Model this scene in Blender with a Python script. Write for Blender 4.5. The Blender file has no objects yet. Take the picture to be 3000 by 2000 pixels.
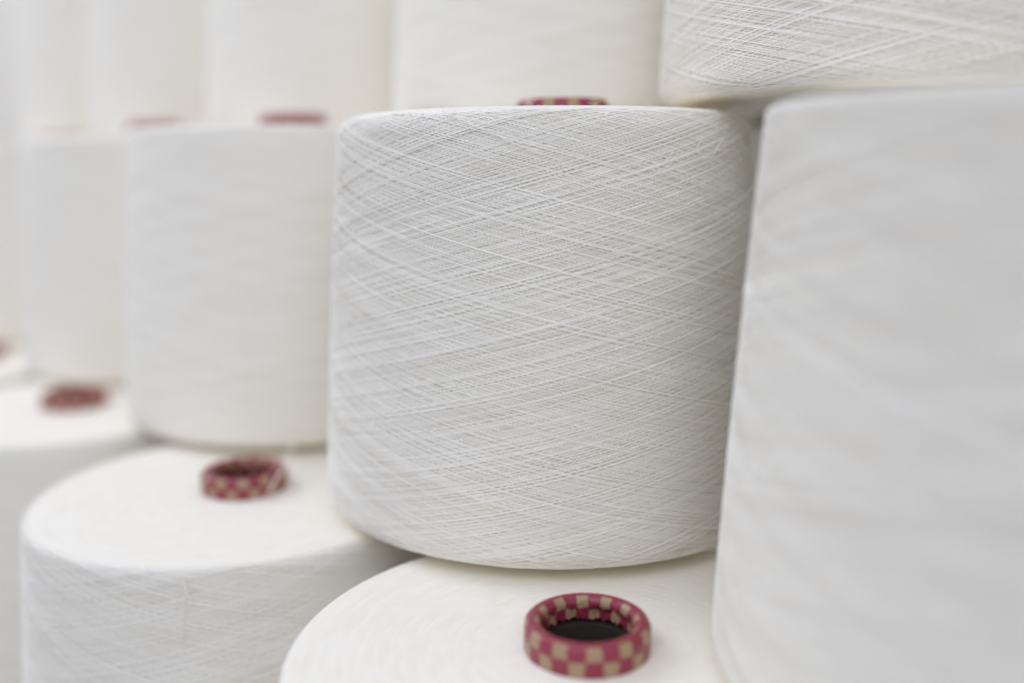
import bpy, math, random
import numpy as np
from mathutils import Vector, Matrix

scene = bpy.context.scene
col = scene.collection
R_ = math.radians

# ------------------------------------------------------------------ camera
cam_d = bpy.data.cameras.new('camera')
cam = bpy.data.objects.new('camera', cam_d)
col.objects.link(cam)
PITCH, ROLL, CAM_H = R_(10.18), R_(0.41), 0.146
cam.matrix_world = (Matrix.Translation((0, 0, CAM_H)) @ Matrix.Rotation(math.pi / 2 - PITCH, 4, 'X')
                    @ Matrix.Rotation(-ROLL, 4, 'Z'))
cam_d.sensor_width = 36.0
cam_d.lens = 2814.0 / 3000.0 * 36.0
cam_d.clip_start = 0.01
cam_d.clip_end = 100
cam_d.dof.use_dof = True
cam_d.dof.focus_distance = 0.334
cam_d.dof.aperture_fstop = 2.15
cam_d.dof.aperture_blades = 9
scene.camera = cam

# ------------------------------------------------------------------ light
world = bpy.data.worlds.new('World')
scene.world = world
world.use_nodes = True
bg = world.node_tree.nodes['Background']
bg.inputs[0].default_value = (0.834, 0.866, 1.0, 1)
bg.inputs[1].default_value = 0.86


def area(name, loc, target, sx, sy, energy, colour):
    d = bpy.data.lights.new(name, 'AREA')
    d.shape = 'RECTANGLE'
    d.size, d.size_y, d.energy, d.color = sx, sy, energy, colour
    o = bpy.data.objects.new(name, d)
    col.objects.link(o)
    o.location = loc
    o.rotation_euler = (Vector(target) - Vector(loc)).to_track_quat('-Z', 'Y').to_euler()
    return o


area('ceiling_light', (0.0, 0.65, 2.4), (0.0, 0.65, 0), 1.0, 0.06, 1.6, (0.834, 0.866, 1.0))
area('far_left_fill', (-1.4, 1.1, 1.35), (-0.55, 1.15, 0.4), 0.9, 0.9, 14.0, (0.834, 0.866, 1.0))  # added fill lamp that brightens the far left cones, not a real window
area('hall_light', (-0.2, -0.55, 1.05), (0.13, 0.35, 0.2), 1.2, 0.9, 6.6, (0.834, 0.866, 1.0))

vs = scene.view_settings
vs.view_transform = 'Standard'
vs.look = 'None'
vs.exposure = -0.17
vs.gamma = 1.0
vs.use_curve_mapping = False
scene.cycles.max_bounces = 10
scene.cycles.diffuse_bounces = 9
scene.cycles.glossy_bounces = 4
scene.cycles.use_adaptive_sampling = False
scene.cycles.use_denoising = True
scene.cycles.denoising_input_passes = 'RGB_ALBEDO_NORMAL'


# ------------------------------------------------------------------ materials
def new_mat(name):
    m = bpy.data.materials.new(name)
    m.use_nodes = True
    nt = m.node_tree
    return m, nt, nt.nodes['Principled BSDF']


def N(nt, kind, **kw):
    n = nt.nodes.new(kind)
    for k, v in kw.items():
        setattr(n, k, v)
    return n


def math_n(nt, op, a, b=None, c=None):
    n = nt.nodes.new('ShaderNodeMath')
    n.operation = op
    for i, v in enumerate((a, b, c)):
        if v is None:
            continue
        if isinstance(v, (int, float)):
            n.inputs[i].default_value = v
        else:
            nt.links.new(v, n.inputs[i])
    return n.outputs[0]


YARN_A = (0.915, 0.882, 0.785)
YARN_B = (0.860, 0.812, 0.695)


def polar(nt):
    tc = N(nt, 'ShaderNodeTexCoord')
    sp = N(nt, 'ShaderNodeSeparateXYZ')
    nt.links.new(tc.outputs['Object'], sp.inputs[0])
    th = math_n(nt, 'ARCTAN2', sp.outputs[1], sp.outputs[0])
    rr = math_n(nt, 'SQRT', math_n(nt, 'ADD', math_n(nt, 'MULTIPLY', sp.outputs[0], sp.outputs[0]),
                                   math_n(nt, 'MULTIPLY', sp.outputs[1], sp.outputs[1])))
    return tc, sp, th, rr


def noise2(nt, x, y, detail=2.0, rough=0.5):
    cb = N(nt, 'ShaderNodeCombineXYZ')
    nt.links.new(x, cb.inputs[0])
    nt.links.new(y, cb.inputs[1])
    n = N(nt, 'ShaderNodeTexNoise')
    n.noise_dimensions = '2D'
    n.inputs['Scale'].default_value = 1.0
    n.inputs['Detail'].default_value = detail
    n.inputs['Roughness'].default_value = rough
    nt.links.new(cb.outputs[0], n.inputs['Vector'])
    return n.outputs['Fac']


def yarn_side_material():
    m, nt, p = new_mat('wound_yarn')
    tc, sp, th, rr = polar(nt)
    z = sp.outputs[2]
    arc = math_n(nt, 'MULTIPLY', th, 0.1)
    t = 0.235
    a = math_n(nt, 'ADD', z, math_n(nt, 'MULTIPLY', arc, t))
    b = math_n(nt, 'SUBTRACT', z, math_n(nt, 'MULTIPLY', arc, t))
    fine_a = noise2(nt, math_n(nt, 'MULTIPLY', a, 1500.0), math_n(nt, 'MULTIPLY', b, 26.0), 2.0)
    fine_b = noise2(nt, math_n(nt, 'MULTIPLY', b, 1500.0), math_n(nt, 'MULTIPLY', a, 26.0), 2.0)
    wide_a = noise2(nt, math_n(nt, 'MULTIPLY', a, 330.0), math_n(nt, 'MULTIPLY', b, 14.0), 2.0)
    wide_b = noise2(nt, math_n(nt, 'MULTIPLY', b, 330.0), math_n(nt, 'MULTIPLY', a, 14.0), 2.0)
    h = math_n(nt, 'ADD', math_n(nt, 'MAXIMUM', fine_a, fine_b),
               math_n(nt, 'MULTIPLY', math_n(nt, 'MAXIMUM', wide_a, wide_b), 1.2))
    bump = N(nt, 'ShaderNodeBump')
    bump.inputs['Strength'].default_value = 0.5
    bump.inputs['Distance'].default_value = 0.0006
    nt.links.new(h, bump.inputs['Height'])
    broad_a = noise2(nt, math_n(nt, 'MULTIPLY', a, 120.0), math_n(nt, 'MULTIPLY', b, 9.0), 2.0)
    broad_b = noise2(nt, math_n(nt, 'MULTIPLY', b, 120.0), math_n(nt, 'MULTIPLY', a, 9.0), 2.0)
    swell = N(nt, 'ShaderNodeBump')
    swell.inputs['Strength'].default_value = 0.55
    swell.inputs['Distance'].default_value = 0.0022
    nt.links.new(math_n(nt, 'MAXIMUM', broad_a, broad_b), swell.inputs['Height'])
    nt.links.new(swell.outputs[0], bump.inputs['Normal'])
    nt.links.new(bump.outputs[0], p.inputs['Normal'])
    cr = N(nt, 'ShaderNodeMix', data_type='RGBA')
    cr.inputs[6].default_value = (0.832, 0.790, 0.682, 1)
    cr.inputs[7].default_value = (0.882, 0.850, 0.757, 1)
    st_a = noise2(nt, math_n(nt, 'MULTIPLY', a, 150.0), math_n(nt, 'MULTIPLY', b, 7.0), 3.0, 0.6)
    st_b = noise2(nt, math_n(nt, 'MULTIPLY', b, 150.0), math_n(nt, 'MULTIPLY', a, 7.0), 3.0, 0.6)
    stf = math_n(nt, 'MULTIPLY', math_n(nt, 'SUBTRACT', math_n(nt, 'ADD', st_a, st_b), 0.6), 2.2)
    stf.node.use_clamp = True
    nt.links.new(math_n(nt, 'MULTIPLY', stf, math_n(nt, 'ADD', math_n(nt, 'MAXIMUM', fine_a, fine_b), 0.25)), cr.inputs[0])
    nt.links.new(cr.outputs[2], p.inputs['Base Color'])
    p.inputs['Roughness'].default_value = 0.9
    p.inputs['Specular IOR Level'].default_value = 0.2
    return m


def yarn_end_material():
    m, nt, p = new_mat('yarn_end_face')
    tc, sp, th, rr = polar(nt)
    f = noise2(nt, math_n(nt, 'MULTIPLY', rr, 1100.0), math_n(nt, 'MULTIPLY', th, 2.2), 3.0, 0.6)
    g = noise2(nt, math_n(nt, 'MULTIPLY', rr, 260.0), math_n(nt, 'MULTIPLY', th, 5.0), 3.0, 0.6)
    h = math_n(nt, 'ADD', f, g)
    bump = N(nt, 'ShaderNodeBump')
    bump.inputs['Strength'].default_value = 0.42
    bump.inputs['Distance'].default_value = 0.0005
    nt.links.new(h, bump.inputs['Height'])
    nt.links.new(bump.outputs[0], p.inputs['Normal'])
    cr = N(nt, 'ShaderNodeMix', data_type='RGBA')
    cr.inputs[6].default_value = (*YARN_B, 1)
    cr.inputs[7].default_value = (*YARN_A, 1)
    fac = math_n(nt, 'MULTIPLY', math_n(nt, 'SUBTRACT', math_n(nt, 'ADD', f, g), 0.55), 1.6)
    fac.node.use_clamp = True
    nt.links.new(fac, cr.inputs[0])
    nt.links.new(cr.outputs[2], p.inputs['Base Color'])
    p.inputs['Roughness'].default_value = 0.92
    p.inputs['Specular IOR Level'].default_value = 0.15
    return m


def strand_material():
    m, nt, p = new_mat('yarn_strand')
    tc, sp, th, rr = polar(nt)
    arc = math_n(nt, 'MULTIPLY', th, 0.1)
    a = math_n(nt, 'ADD', sp.outputs[2], math_n(nt, 'MULTIPLY', arc, 0.235))
    b = math_n(nt, 'SUBTRACT', sp.outputs[2], math_n(nt, 'MULTIPLY', arc, 0.235))
    st_a = noise2(nt, math_n(nt, 'MULTIPLY', a, 110.0), math_n(nt, 'MULTIPLY', b, 6.0), 3.0, 0.6)
    st_b = noise2(nt, math_n(nt, 'MULTIPLY', b, 110.0), math_n(nt, 'MULTIPLY', a, 6.0), 3.0, 0.6)
    stf = math_n(nt, 'MULTIPLY', math_n(nt, 'SUBTRACT', math_n(nt, 'ADD', st_a, st_b), 0.72), 3.0)
    stf.node.use_clamp = True
    mx = N(nt, 'ShaderNodeMix', data_type='RGBA')
    mx.inputs[6].default_value = (0.930, 0.898, 0.808, 1)
    mx.inputs[7].default_value = (0.970, 0.945, 0.865, 1)
    nt.links.new(stf, mx.inputs[0])
    nt.links.new(mx.outputs[2], p.inputs['Base Color'])
    p.inputs['Roughness'].default_value = 0.75
    p.inputs['Specular IOR Level'].default_value = 0.3
    return m


def tube_material():
    m, nt, p = new_mat('checked_paper')
    uv = N(nt, 'ShaderNodeUVMap')
    sp = N(nt, 'ShaderNodeSeparateXYZ')
    nt.links.new(uv.outputs[0], sp.inputs[0])
    tc = N(nt, 'ShaderNodeTexCoord')
    nz = N(nt, 'ShaderNodeTexNoise')
    nz.inputs['Scale'].default_value = 320.0
    nz.inputs['Detail'].default_value = 3.0
    nt.links.new(tc.outputs['Object'], nz.inputs['Vector'])
    ns = N(nt, 'ShaderNodeSeparateColor')
    nt.links.new(nz.outputs['Color'], ns.inputs[0])
    jx = math_n(nt, 'MULTIPLY', math_n(nt, 'SUBTRACT', ns.outputs[0], 0.5), 0.16)
    jy = math_n(nt, 'MULTIPLY', math_n(nt, 'SUBTRACT', ns.outputs[1], 0.5), 0.22)
    v = math_n(nt, 'ADD', sp.outputs[1], jy)
    row = math_n(nt, 'FLOOR', sp.outputs[1])
    fv = math_n(nt, 'SUBTRACT', v, row)
    odd = math_n(nt, 'MODULO', row, 2.0)
    u = math_n(nt, 'ADD', math_n(nt, 'ADD', math_n(nt, 'MULTIPLY', sp.outputs[0], 12.0), jx),
               math_n(nt, 'MULTIPLY', odd, 0.5))
    fu = math_n(nt, 'FRACT', u)
    du = math_n(nt, 'ABSOLUTE', math_n(nt, 'SUBTRACT', fu, 0.5))
    dv = math_n(nt, 'ABSOLUTE', math_n(nt, 'SUBTRACT', fv, 0.5))
    mask = math_n(nt, 'MULTIPLY', math_n(nt, 'LESS_THAN', du, 0.225), math_n(nt, 'LESS_THAN', dv, 0.455))
    notcrest = math_n(nt, 'GREATER_THAN', math_n(nt, 'ABSOLUTE', math_n(nt, 'SUBTRACT', row, 2.0)), 0.5)
    mask = math_n(nt, 'MULTIPLY', mask, notcrest)
    grain = N(nt, 'ShaderNodeTexNoise')
    grain.inputs['Scale'].default_value = 900.0
    grain.inputs['Detail'].default_value = 4.0
    nt.links.new(tc.outputs['Object'], grain.inputs['Vector'])
    pink = N(nt, 'ShaderNodeMix', data_type='RGBA')
    pink.inputs[6].default_value = (0.21, 0.018, 0.038, 1)
    pink.inputs[7].default_value = (0.34, 0.038, 0.076, 1)
    nt.links.new(grain.outputs['Fac'], pink.inputs[0])
    tan = N(nt, 'ShaderNodeMix', data_type='RGBA')
    tan.inputs[6].default_value = (0.27, 0.18, 0.095, 1)
    tan.inputs[7].default_value = (0.48, 0.335, 0.19, 1)
    nt.links.new(grain.outputs['Fac'], tan.inputs[0])
    mx = N(nt, 'ShaderNodeMix', data_type='RGBA')
    nt.links.new(mask, mx.inputs[0])
    nt.links.new(pink.outputs[2], mx.inputs[6])
    nt.links.new(tan.outputs[2], mx.inputs[7])
    nt.links.new(mx.outputs[2], p.inputs['Base Color'])
    p.inputs['Roughness'].default_value = 0.28
    p.inputs['Specular IOR Level'].default_value = 0.5
    wr = N(nt, 'ShaderNodeTexNoise')
    wr.inputs['Scale'].default_value = 420.0
    wr.inputs['Detail'].default_value = 3.0
    wr.inputs['Distortion'].default_value = 0.8
    nt.links.new(tc.outputs['Object'], wr.inputs['Vector'])
    bump = N(nt, 'ShaderNodeBump')
    bump.inputs['Strength'].default_value = 0.75
    bump.inputs['Distance'].default_value = 0.0006
    nt.links.new(wr.outputs['Fac'], bump.inputs['Height'])
    nt.links.new(bump.outputs[0], p.inputs['Normal'])
    return m


def plain(name, colour, rough, spec=0.3):
    m, nt, p = new_mat(name)
    tc = N(nt, 'ShaderNodeTexCoord')
    nz = N(nt, 'ShaderNodeTexNoise')
    nz.inputs['Scale'].default_value = 30.0
    nz.inputs['Detail'].default_value = 6.0
    nt.links.new(tc.outputs['Object'], nz.inputs['Vector'])
    mx = N(nt, 'ShaderNodeMix', data_type='RGBA')
    mx.inputs[6].default_value = (*[c * 0.8 for c in colour], 1)
    mx.inputs[7].default_value = (*colour, 1)
    nt.links.new(nz.outputs['Fac'], mx.inputs[0])
    nt.links.new(mx.outputs[2], p.inputs['Base Color'])
    p.inputs['Roughness'].default_value = rough
    p.inputs['Specular IOR Level'].default_value = spec
    return m


MAT_SIDE = yarn_side_material()
MAT_END = yarn_end_material()
MAT_STRAND = strand_material()
MAT_TUBE = tube_material()
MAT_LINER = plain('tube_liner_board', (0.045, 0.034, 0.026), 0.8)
MAT_FLOOR = plain('floor_paint', (0.45, 0.45, 0.44), 0.6)

# ------------------------------------------------------------------ shapes
H = 0.1695
RT = 0.0198            # paper tube, outer radius


def profile(r_bot, r_top, f_bot=0.007, f_top=0.0035, bulge=0.0006, n_side=26, n_f=8):
    """Side of the package from the bottom face, round both edges, to the top face: (r, z)."""
    pts = []
    for i in range(n_f):
        a = math.pi / 2 * i / n_f
        pts.append((r_bot - f_bot + f_bot * math.sin(a), f_bot - f_bot * math.cos(a)))
    for i in range(n_side + 1):
        t = i / n_side
        z = f_bot + (H - f_bot - f_top) * t
        pts.append((r_bot + (r_top - r_bot) * t + bulge * 4 * t * (1 - t), z))
    for i in range(1, n_f + 1):
        a = math.pi / 2 * i / n_f
        pts.append((r_top - f_top + f_top * math.cos(a), H - f_top + f_top * math.sin(a)))
    return pts


def lathe(name, pts, mats, segs=128, face_mat=None, uv_v=None, sheared=None):
    vs_, fs, uvs, mi = [], [], [], []
    n = len(pts)
    for k in range(segs):
        a = 2 * math.pi * k / segs
        for (r, z) in pts:
            sx = sheared * z if sheared else 0.0
            vs_.append((r * math.cos(a) + sx, r * math.sin(a), z))
    for k in range(segs):
        k2 = (k + 1) % segs
        for i in range(n - 1):
            fs.append((k * n + i, k2 * n + i, k2 * n + i + 1, k * n + i + 1))
            mi.append(face_mat[i] if face_mat else 0)
            if uv_v:
                u0, u1 = k / segs, (k + 1) / segs
                uvs += [(u0, uv_v[i]), (u1, uv_v[i]), (u1, uv_v[i + 1]), (u0, uv_v[i + 1])]
    me = bpy.data.meshes.new(name)
    me.from_pydata(vs_, [], fs)
    for m in mats:
        me.materials.append(m)
    me.polygons.foreach_set('material_index', mi)
    me.polygons.foreach_set('use_smooth', [True] * len(fs))
    if uv_v:
        l = me.uv_layers.new(name='UVMap')
        l.data.foreach_set('uv', [c for q in uvs for c in q])
    me.update()
    return me


def package_mesh(name, r_bot, r_top, sheared=None, **kw):
    side = profile(r_bot, r_top, **kw)
    side = [(r - 0.00078, z) for r, z in side]
    ft = kw.get('f_top', 0.0045)
    top_r = side[-1][0]
    top = [(top_r + (RT - 0.001 - top_r) * t, H - 0.0006 * math.sin(math.pi * t)) for t in
           (0.08, 0.2, 0.35, 0.5, 0.65, 0.8, 0.92, 1.0)]
    bot = [(RT - 0.001, 0.0006), (0.05, 0.0003)]
    pts = bot + side + top
    fm = []
    for i in range(len(pts) - 1):
        fm.append(1 if i >= len(bot) + len(side) - 2 or i < len(bot) else 0)
    return lathe(name, pts, [MAT_SIDE, MAT_END], 128, fm, sheared=sheared)


def strand_mesh(name, prof, count, seed, sheared=0.0, seg_per_turn=88, mean_tan=0.235):
    """Helically wound yarn: every strand is a raised ridge that runs once from edge to edge."""
    rng = np.random.default_rng(seed)
    P = np.array(prof)
    P = P[3:-3]
    d = np.hypot(*np.diff(P, axis=0).T)
    S = np.concatenate([[0], np.cumsum(d)])
    L = S[-1]
    tang = np.gradient(P, S, axis=0)
    tang /= np.linalg.norm(tang, axis=1)[:, None]
    nrm = np.stack([tang[:, 1], -tang[:, 0]], 1)
    all_v, all_f, base = [], [], 0
    # deep bed, middle bed and the bundles that lie on top: (phase, lift, direction)
    plan = []
    for i in range(int(count * 0.40)):
        plan.append((rng.uniform(0, 2 * math.pi), -0.00056 + rng.normal(0, 0.00007), 1 if i % 2 else -1))
    for i in range(int(count * 0.32)):
        plan.append((rng.uniform(0, 2 * math.pi), -0.00029 + rng.normal(0, 0.00008), 1 if i % 2 else -1))
    n_b = int(count * 0.28 / 2 / 2)
    for sgn in (-1, 1):
        for k in range(n_b):
            c = 2 * math.pi * (k + 0.5 * rng.uniform(-0.8, 0.8)) / n_b
            for j in range(rng.integers(1, 4)):
                plan.append((c + j * 0.026 + rng.normal(0, 0.005), 0.00004 + rng.normal(0, 0.00008), sgn))
    for ph, lift0, sign in plan:
        tn = mean_tan * (1 + rng.normal(0, 0.018))
        turns = L / (0.1 * tn)
        n = int(turns / (2 * math.pi) * seg_per_turn)
        t = np.linspace(0, 1, n)
        e = 0.055
        s = np.where(t < e, t * t / (2 * e), np.where(t > 1 - e, (1 - e) - (1 - t) ** 2 / (2 * e), t - e / 2)) / (1 - e)
        s = s * L
        th = ph + sign * t * turns + 0.005 * np.sin(t * rng.uniform(3, 9) + rng.uniform(0, 6))
        r = np.interp(s, S, P[:, 0]); z = np.interp(s, S, P[:, 1])
        nr = np.interp(s, S, nrm[:, 0]); nz = np.interp(s, S, nrm[:, 1])
        tr = np.interp(s, S, tang[:, 0]); tz = np.interp(s, S, tang[:, 1])
        lift = lift0 + 0.00004 * np.sin(t * rng.uniform(8, 30) + rng.uniform(0, 6))
        w = 0.000135 * rng.uniform(0.8, 1.2)

        def ring(o, q):
            rr_, zz = r + nr * (lift + o) + tr * q, z + nz * (lift + o) + tz * q
            return np.stack([rr_ * np.cos(th) + sheared * zz, rr_ * np.sin(th), zz], 1)
        v = np.stack([ring(-0.35 * w, -w), ring(0.6 * w, 0), ring(-0.35 * w, w)], 1).reshape(-1, 3)
        k = np.arange(n - 1) * 3 + base
        f1 = np.stack([k, k + 3, k + 4, k + 1], 1)
        f2 = np.stack([k + 1, k + 4, k + 5, k + 2], 1)
        f = np.concatenate([f1, f2])
        if sign < 0:
            f = f[:, ::-1]
        all_v.append(v); all_f.append(f); base += len(v)
    v = np.concatenate(all_v).astype(np.float32); f = np.concatenate(all_f).astype(np.int32)
    me = bpy.data.meshes.new(name)
    me.vertices.add(len(v)); me.vertices.foreach_set('co', v.ravel())
    me.loops.add(f.size); me.loops.foreach_set('vertex_index', f.ravel())
    me.polygons.add(len(f))
    me.polygons.foreach_set('loop_start', np.arange(0, f.size, 4, dtype=np.int32))
    me.polygons.foreach_set('use_smooth', np.ones(len(f), dtype=bool))
    me.materials.append(MAT_STRAND)
    me.update(calc_edges=True)
    me.validate()
    return me


def tube_mesh():
    """Checked paper collar: outer wall, rolled rim, turned-in lip; v counts the printed rows."""
    top, b = 0.0098, 0.0027
    rin = RT - 2 * b
    pts, v = [], []

    def add(r, z, vv):
        pts.append((r, z)); v.append(vv)
    add(RT, -0.004, 0.0 - 0.9)
    add(RT, 0.0, 0.0)
    for i in range(1, 5):
        add(RT, 0.0050 * i / 4, i / 4 * 0.999)
    add(RT - 0.00002, 0.00502, 1.001)
    arc0 = []
    for i in range(13):
        a = math.pi * i / 12
        arc0.append((RT - b + b * math.cos(a), top - b + b * math.sin(a)))
    # outer upper row climbs on to the shoulder, then a plain crest, then the inner rows
    vv = [1.30, 1.48, 1.64, 1.82, 1.999, 2.3, 2.6, 2.999, 3.15, 3.32, 3.5, 3.64, 3.78]
    for (r, z), q in zip(arc0, vv):
        add(r, z, q)
    add(rin + 0.0001, top - b - 0.0012, 3.999)
    add(rin + 0.0003, top - b - 0.0013, 4.001)
    add(rin + 0.0003, top - b - 0.0030, 4.5)
    add(rin + 0.0002, top - b - 0.0047, 4.999)
    me = lathe('paper_tube', pts, [MAT_TUBE], 120, None, v)
    rj = random.Random(8)
    n = len(pts)
    for k in range(120):                       # torn, creased lip turned into the bore
        j = rj.uniform(-1, 1)
        for q in range(n):
            vert = me.vertices[k * n + q]
            if q >= n - 3:
                vert.co.z += 0.0007 * j + rj.uniform(-0.0004, 0.0004)
                f = 1 + 0.03 * rj.uniform(-1, 0.6)
            else:
                f = 1 + 0.005 * rj.uniform(-1, 1)
            vert.co.x *= f
            vert.co.y *= f
    return me


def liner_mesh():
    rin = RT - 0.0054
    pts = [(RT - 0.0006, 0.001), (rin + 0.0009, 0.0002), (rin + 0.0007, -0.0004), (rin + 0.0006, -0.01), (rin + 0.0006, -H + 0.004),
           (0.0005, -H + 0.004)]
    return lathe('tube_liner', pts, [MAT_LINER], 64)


def thread_mesh(name, paths, radius=0.00013, mat=None, sides=5):
    vs_, fs = [], []
    for path in paths:
        p = [Vector(q) for q in path]
        # Catmull-Rom
        q = []
        for i in range(len(p) - 1):
            a, b_, c, d_ = p[max(i - 1, 0)], p[i], p[i + 1], p[min(i + 2, len(p) - 1)]
            for k in range(8):
                t = k / 8
                q.append(0.5 * ((2 * b_) + (c - a) * t + (2 * a - 5 * b_ + 4 * c - d_) * t * t + (3 * b_ - a - 3 * c + d_) * t ** 3))
        q.append(p[-1])
        base = len(vs_)
        for i, c in enumerate(q):
            tg = (q[min(i + 1, len(q) - 1)] - q[max(i - 1, 0)]).normalized()
            sd = tg.cross(Vector((0.31, 0.87, 0.39))).normalized()
            up = sd.cross(tg)
            for k in range(sides):
                an = 2 * math.pi * k / sides
                vs_.append(c + (sd * math.cos(an) + up * math.sin(an)) * radius)
        for i in range(len(q) - 1):
            for k in range(sides):
                k2 = (k + 1) % sides
                fs.append((base + i * sides + k, base + i * sides + k2, base + (i + 1) * sides + k2, base + (i + 1) * sides + k))
    me = bpy.data.meshes.new(name)
    me.from_pydata(vs_, [], fs)
    me.materials.append(mat or MAT_STRAND)
    me.polygons.foreach_set('use_smooth', [True] * len(fs))
    me.update()
    return me


# ------------------------------------------------------------------ setting
def floor_mesh():
    me = bpy.data.meshes.new('floor')
    s = 6.0
    me.from_pydata([(-s, -s, 0), (s, -s, 0), (s, s, 0), (-s, s, 0)], [], [(0, 1, 2, 3)])
    me.materials.append(MAT_FLOOR)
    return me


fl = bpy.data.objects.new('floor', floor_mesh())
fl.location = (0, 0, -H - 0.004)
fl['kind'] = 'structure'
col.objects.link(fl)

# ------------------------------------------------------------------ yarn cones
RB, RTOP = 0.1053, 0.0950
PKG = package_mesh('yarn_package', RB, RTOP)
STR = strand_mesh('yarn_strands', profile(RB, RTOP), 1150, 3)
# the sharp centre cone is a little slimmer and leans
MB, MT, MSH = 0.1008, 0.0875, -0.024
MKW = dict(f_top=0.009, f_bot=0.007)
PKG_M = package_mesh('yarn_package_lean', MB, MT, sheared=MSH, **MKW)
STR_M = strand_mesh('yarn_strands_lean', profile(MB, MT, **MKW), 1350, 11, sheared=MSH)
TUBE = tube_mesh()
LINER = liner_mesh()


def child(name, mesh, parent, loc=(0, 0, 0), rz=0.0):
    o = bpy.data.objects.new(name, mesh)
    col.objects.link(o)
    o.parent = parent
    o.location = loc
    o.rotation_euler = (0, 0, rz)
    return o


rnd = random.Random(5)


def yarn_cone(xy, tier, label, lean=False, tube_off=(0, 0), tube_dz=0.0, strands=True, rz=None, scale=1.0, tilt=(0, 0), dz=0.0, hs=1.0, tube_rz=None):
    e = bpy.data.objects.new('yarn_cone', None)
    col.objects.link(e)
    e.empty_display_size = 0.03
    e.location = (xy[0], xy[1], (tier - 2) * H + 0.0012 * (tier - 2) + dz)
    e.rotation_euler = (tilt[0], tilt[1], 0)
    e.scale = (scale, scale, hs)
    e['label'] = label
    e['category'] = 'yarn cone'
    e['group'] = 'white yarn cones stacked in tiers'
    if rz is None:
        rz = -math.pi / 2 + rnd.uniform(-0.6, 0.6)
    if lean:
        rz = 0.0
    pk = child('yarn_package', PKG_M if lean else PKG, e, rz=rz)
    if strands:
        s = child('yarn_strands', STR_M if lean else STR, pk)
        s['kind'] = 'stuff'
    t = child('paper_tube', TUBE, e, (tube_off[0], tube_off[1], H + tube_dz), rnd.uniform(0, 6.28) if tube_rz is None else tube_rz)
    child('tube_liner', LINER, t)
    return e


C = Vector((0.0228, 0.2792)); B = Vector((-0.1270, 0.4357)); A = Vector((-0.2814, 0.601))
M = Vector((0.0179, 0.4240)); L2 = Vector((-0.1297, 0.5878)); L3 = Vector((-0.2712, 0.7501))
RR = Vector((0.1648, 0.2577)); T = Vector((0.1681, 0.4088))
PV = Vector((0.1468, -0.1638)); PERP = Vector((0.745, 0.667))

cones = {}
cones['C'] = yarn_cone(C, 1, 'bottom-tier white yarn cone at lower centre, its pink checked tube rim in sharp focus', rz=-1.9, tube_rz=0.03, strands=False)
cones['B'] = yarn_cone(B, 1, 'bottom-tier white yarn cone at lower left with a loose thread across its checked tube', rz=-1.3)
cones['A'] = yarn_cone(A, 1, 'blurred bottom-tier yarn cone at the left edge, behind the lower left cone', strands=False)
cones['A2'] = yarn_cone(A - PV + Vector((-0.004, 0)), 1, 'farthest bottom-tier yarn cone, a red tube rim cut by the left edge', strands=False)
cones['M'] = yarn_cone(M, 2, 'large middle-tier white yarn cone at the centre with crisp crossing threads', lean=True,
                       tube_off=(0.0045, 0), tube_dz=-0.0025, dz=0.003, hs=0.972)
cones['L2'] = yarn_cone(L2, 2, 'blurred middle-tier yarn cone directly left of the sharp centre cone', hs=0.985, dz=0.002, strands=False)
cones['L3'] = yarn_cone(L3, 2, 'blurred middle-tier yarn cone, second to the left of the sharp centre cone', tube_dz=0.003, strands=False)
cones['L4'] = yarn_cone(L3 - PV, 2, 'pale blurred middle-tier yarn cone at the left edge, third left of the centre cone', strands=False)
cones['R'] = yarn_cone(RR, 2, 'large out-of-focus yarn cone in the right foreground, cut by the right edge', hs=0.962, rz=-1.2)
cones['T'] = yarn_cone(T, 3, dz=0.0012, label='top-tier yarn cone at the upper right, resting over the centre and right cones', rz=-1.75)
cones['T2'] = yarn_cone(T - PV + Vector((0.016, 0)), 3, 'blurred top-tier yarn cone behind the top of the centre cone', strands=False)
cones['T3'] = yarn_cone(T - 2 * PV + Vector((0.008, 0)), 3, 'blurred top-tier yarn cone, second left of the upper right cone', strands=False)
cones['T4'] = yarn_cone(T - 3 * PV, 3, 'very blurred top-tier yarn cone, third left of the upper right cone', strands=False)
cones['T5'] = yarn_cone(T - 4 * PV, 3, 'pale top-tier yarn cone, second from the upper left edge of the picture', strands=False)
HALF = 0.5 * PV + PERP * 0.19
cones['T6'] = yarn_cone(T - 5 * PV, 3, 'farthest top-tier yarn cone, a bright strip at the upper left edge', strands=False)
cones['V1'] = yarn_cone(M + HALF - PV, 2, 'shaded middle-tier yarn cone seen through the slit between centre and right cones', strands=False)
cones['W1'] = yarn_cone(T + HALF - PV, 3, 'top-tier yarn cone glimpsed in the small gap just below the upper right cone', strands=False)
cones['S1'] = yarn_cone(C + HALF - PV, 1, 'shaded bottom-tier yarn cone glimpsed under the centre cone, beside the right foreground cone', strands=False)

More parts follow.
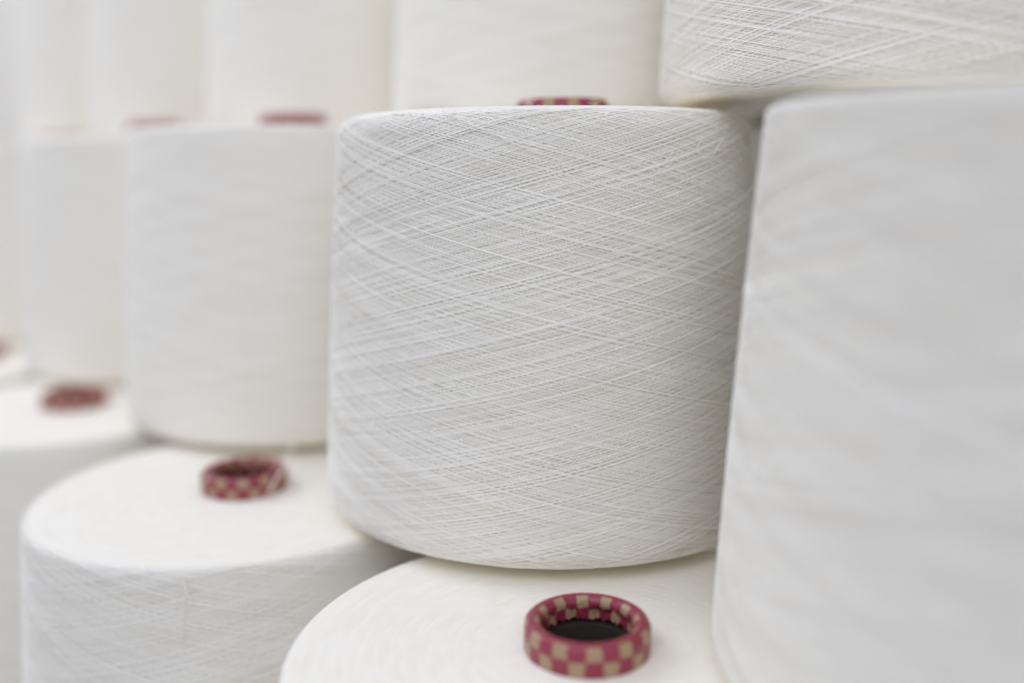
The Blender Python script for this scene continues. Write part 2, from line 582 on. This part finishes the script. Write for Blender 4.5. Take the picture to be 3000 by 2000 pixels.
# ------------------------------------------------------------------ stray fibres on the rims
def fibre_mesh(r_bot, r_top, n, seed, sheared=0.0):
    rg = random.Random(seed)
    paths = []
    for i in range(n):
        an = rg.uniform(0, 2 * math.pi)
        up = rg.random() < 0.6
        k = rg.random()
        if up:
            z, r = H - 0.002 * k, r_top - 0.004 + 0.003 * k
        else:
            z = rg.uniform(0.002, H)
            r = r_bot + (r_top - r_bot) * z / H - 0.0002
        d = Vector((math.cos(an), math.sin(an), 0))
        p = Vector((d.x * r + sheared * z, d.y * r, z))
        g = (d * rg.uniform(0.2, 1) + Vector((rg.uniform(-1, 1), rg.uniform(-1, 1), rg.uniform(-0.5, 1)))).normalized()
        ln = rg.uniform(0.0015, 0.0045)
        q = p + g * ln * 0.5
        e2 = q + (g + Vector((rg.uniform(-1, 1), rg.uniform(-1, 1), rg.uniform(-1, 0.6))) * 0.8).normalized() * ln * 0.5
        paths.append([p, q, e2])
    return thread_mesh('stray_fibres', paths, 0.000035, None, 3)


FIB = fibre_mesh(RB, RTOP, 420, 4)
FIB_M = fibre_mesh(MB, MT, 520, 9, MSH)
for k in ('M', 'T', 'C', 'B'):
    fo = child('stray_fibres', FIB_M if k == 'M' else FIB, cones[k])
    fo['kind'] = 'stuff'


# ------------------------------------------------------------------ loose threads
def thread(owner, paths, radius=0.00014, name='loose_thread'):
    """Paths are in the cone's own coordinates."""
    return child(name, thread_mesh(name, paths, radius), owner)


def lifted(path, k):
    return [(x * k, y * k, z) for x, y, z in path]


mc = cones['M']
thread(mc, [lifted([(-0.0412, -0.0788, 0.1677), (-0.0315, -0.0835, 0.1631), (-0.0221, -0.0863, 0.1586), (-0.0139, -0.0880, 0.1548),
                    (-0.0011, -0.0888, 0.1499)], 1.01)], 0.00016)
thread(mc, [lifted([(0.0592, -0.0619, 0.1574), (0.0564, -0.0651, 0.1545), (0.0549, -0.0668, 0.1516), (0.0522, -0.0692, 0.1505),
                    (0.0497, -0.0710, 0.1506)], 1.02)], 0.00017)
thread(mc, [lifted([(0.0511, -0.0698, 0.1533), (0.0579, -0.0639, 0.1533), (0.0646, -0.0567, 0.1536), (0.0667, -0.0542, 0.1518)], 1.022)], 0.00014)
thread(mc, [lifted([(0.0507, -0.0697, 0.1572), (0.0487, -0.0714, 0.1553), (0.0481, -0.0721, 0.1528)], 1.016)], 0.00012)
thread(mc, [lifted([(0.0383, -0.0782, 0.1528), (0.0378, -0.0787, 0.1509), (0.0354, -0.0801, 0.1490)], 1.012)], 0.00012)
bc = cones['B']
thread(bc, [lifted([(0.0030, -0.0949, 0.1673), (0.0038, -0.0952, 0.1623), (0.0051, -0.0955, 0.1585)], 1.02)], 0.0003)
thread(bc, [lifted([(0.0035, -0.0954, 0.1612), (0.0025, -0.0956, 0.1556), (0.0019, -0.0962, 0.1476), (0.0013, -0.0967, 0.1395)], 1.012)], 0.00022)
lc = cones['L2']
o = Vector(lc.location)
thread(lc, [[Vector(p) - o for p in [(-0.1150, 0.484, 0.020), (-0.1134, 0.478, 0.012), (-0.1108, 0.465, 0.0100), (-0.1079, 0.440, 0.0097),
                                     (-0.1087, 0.424, 0.0068), (-0.1104, 0.412, 0.0030)]]], 0.0004)
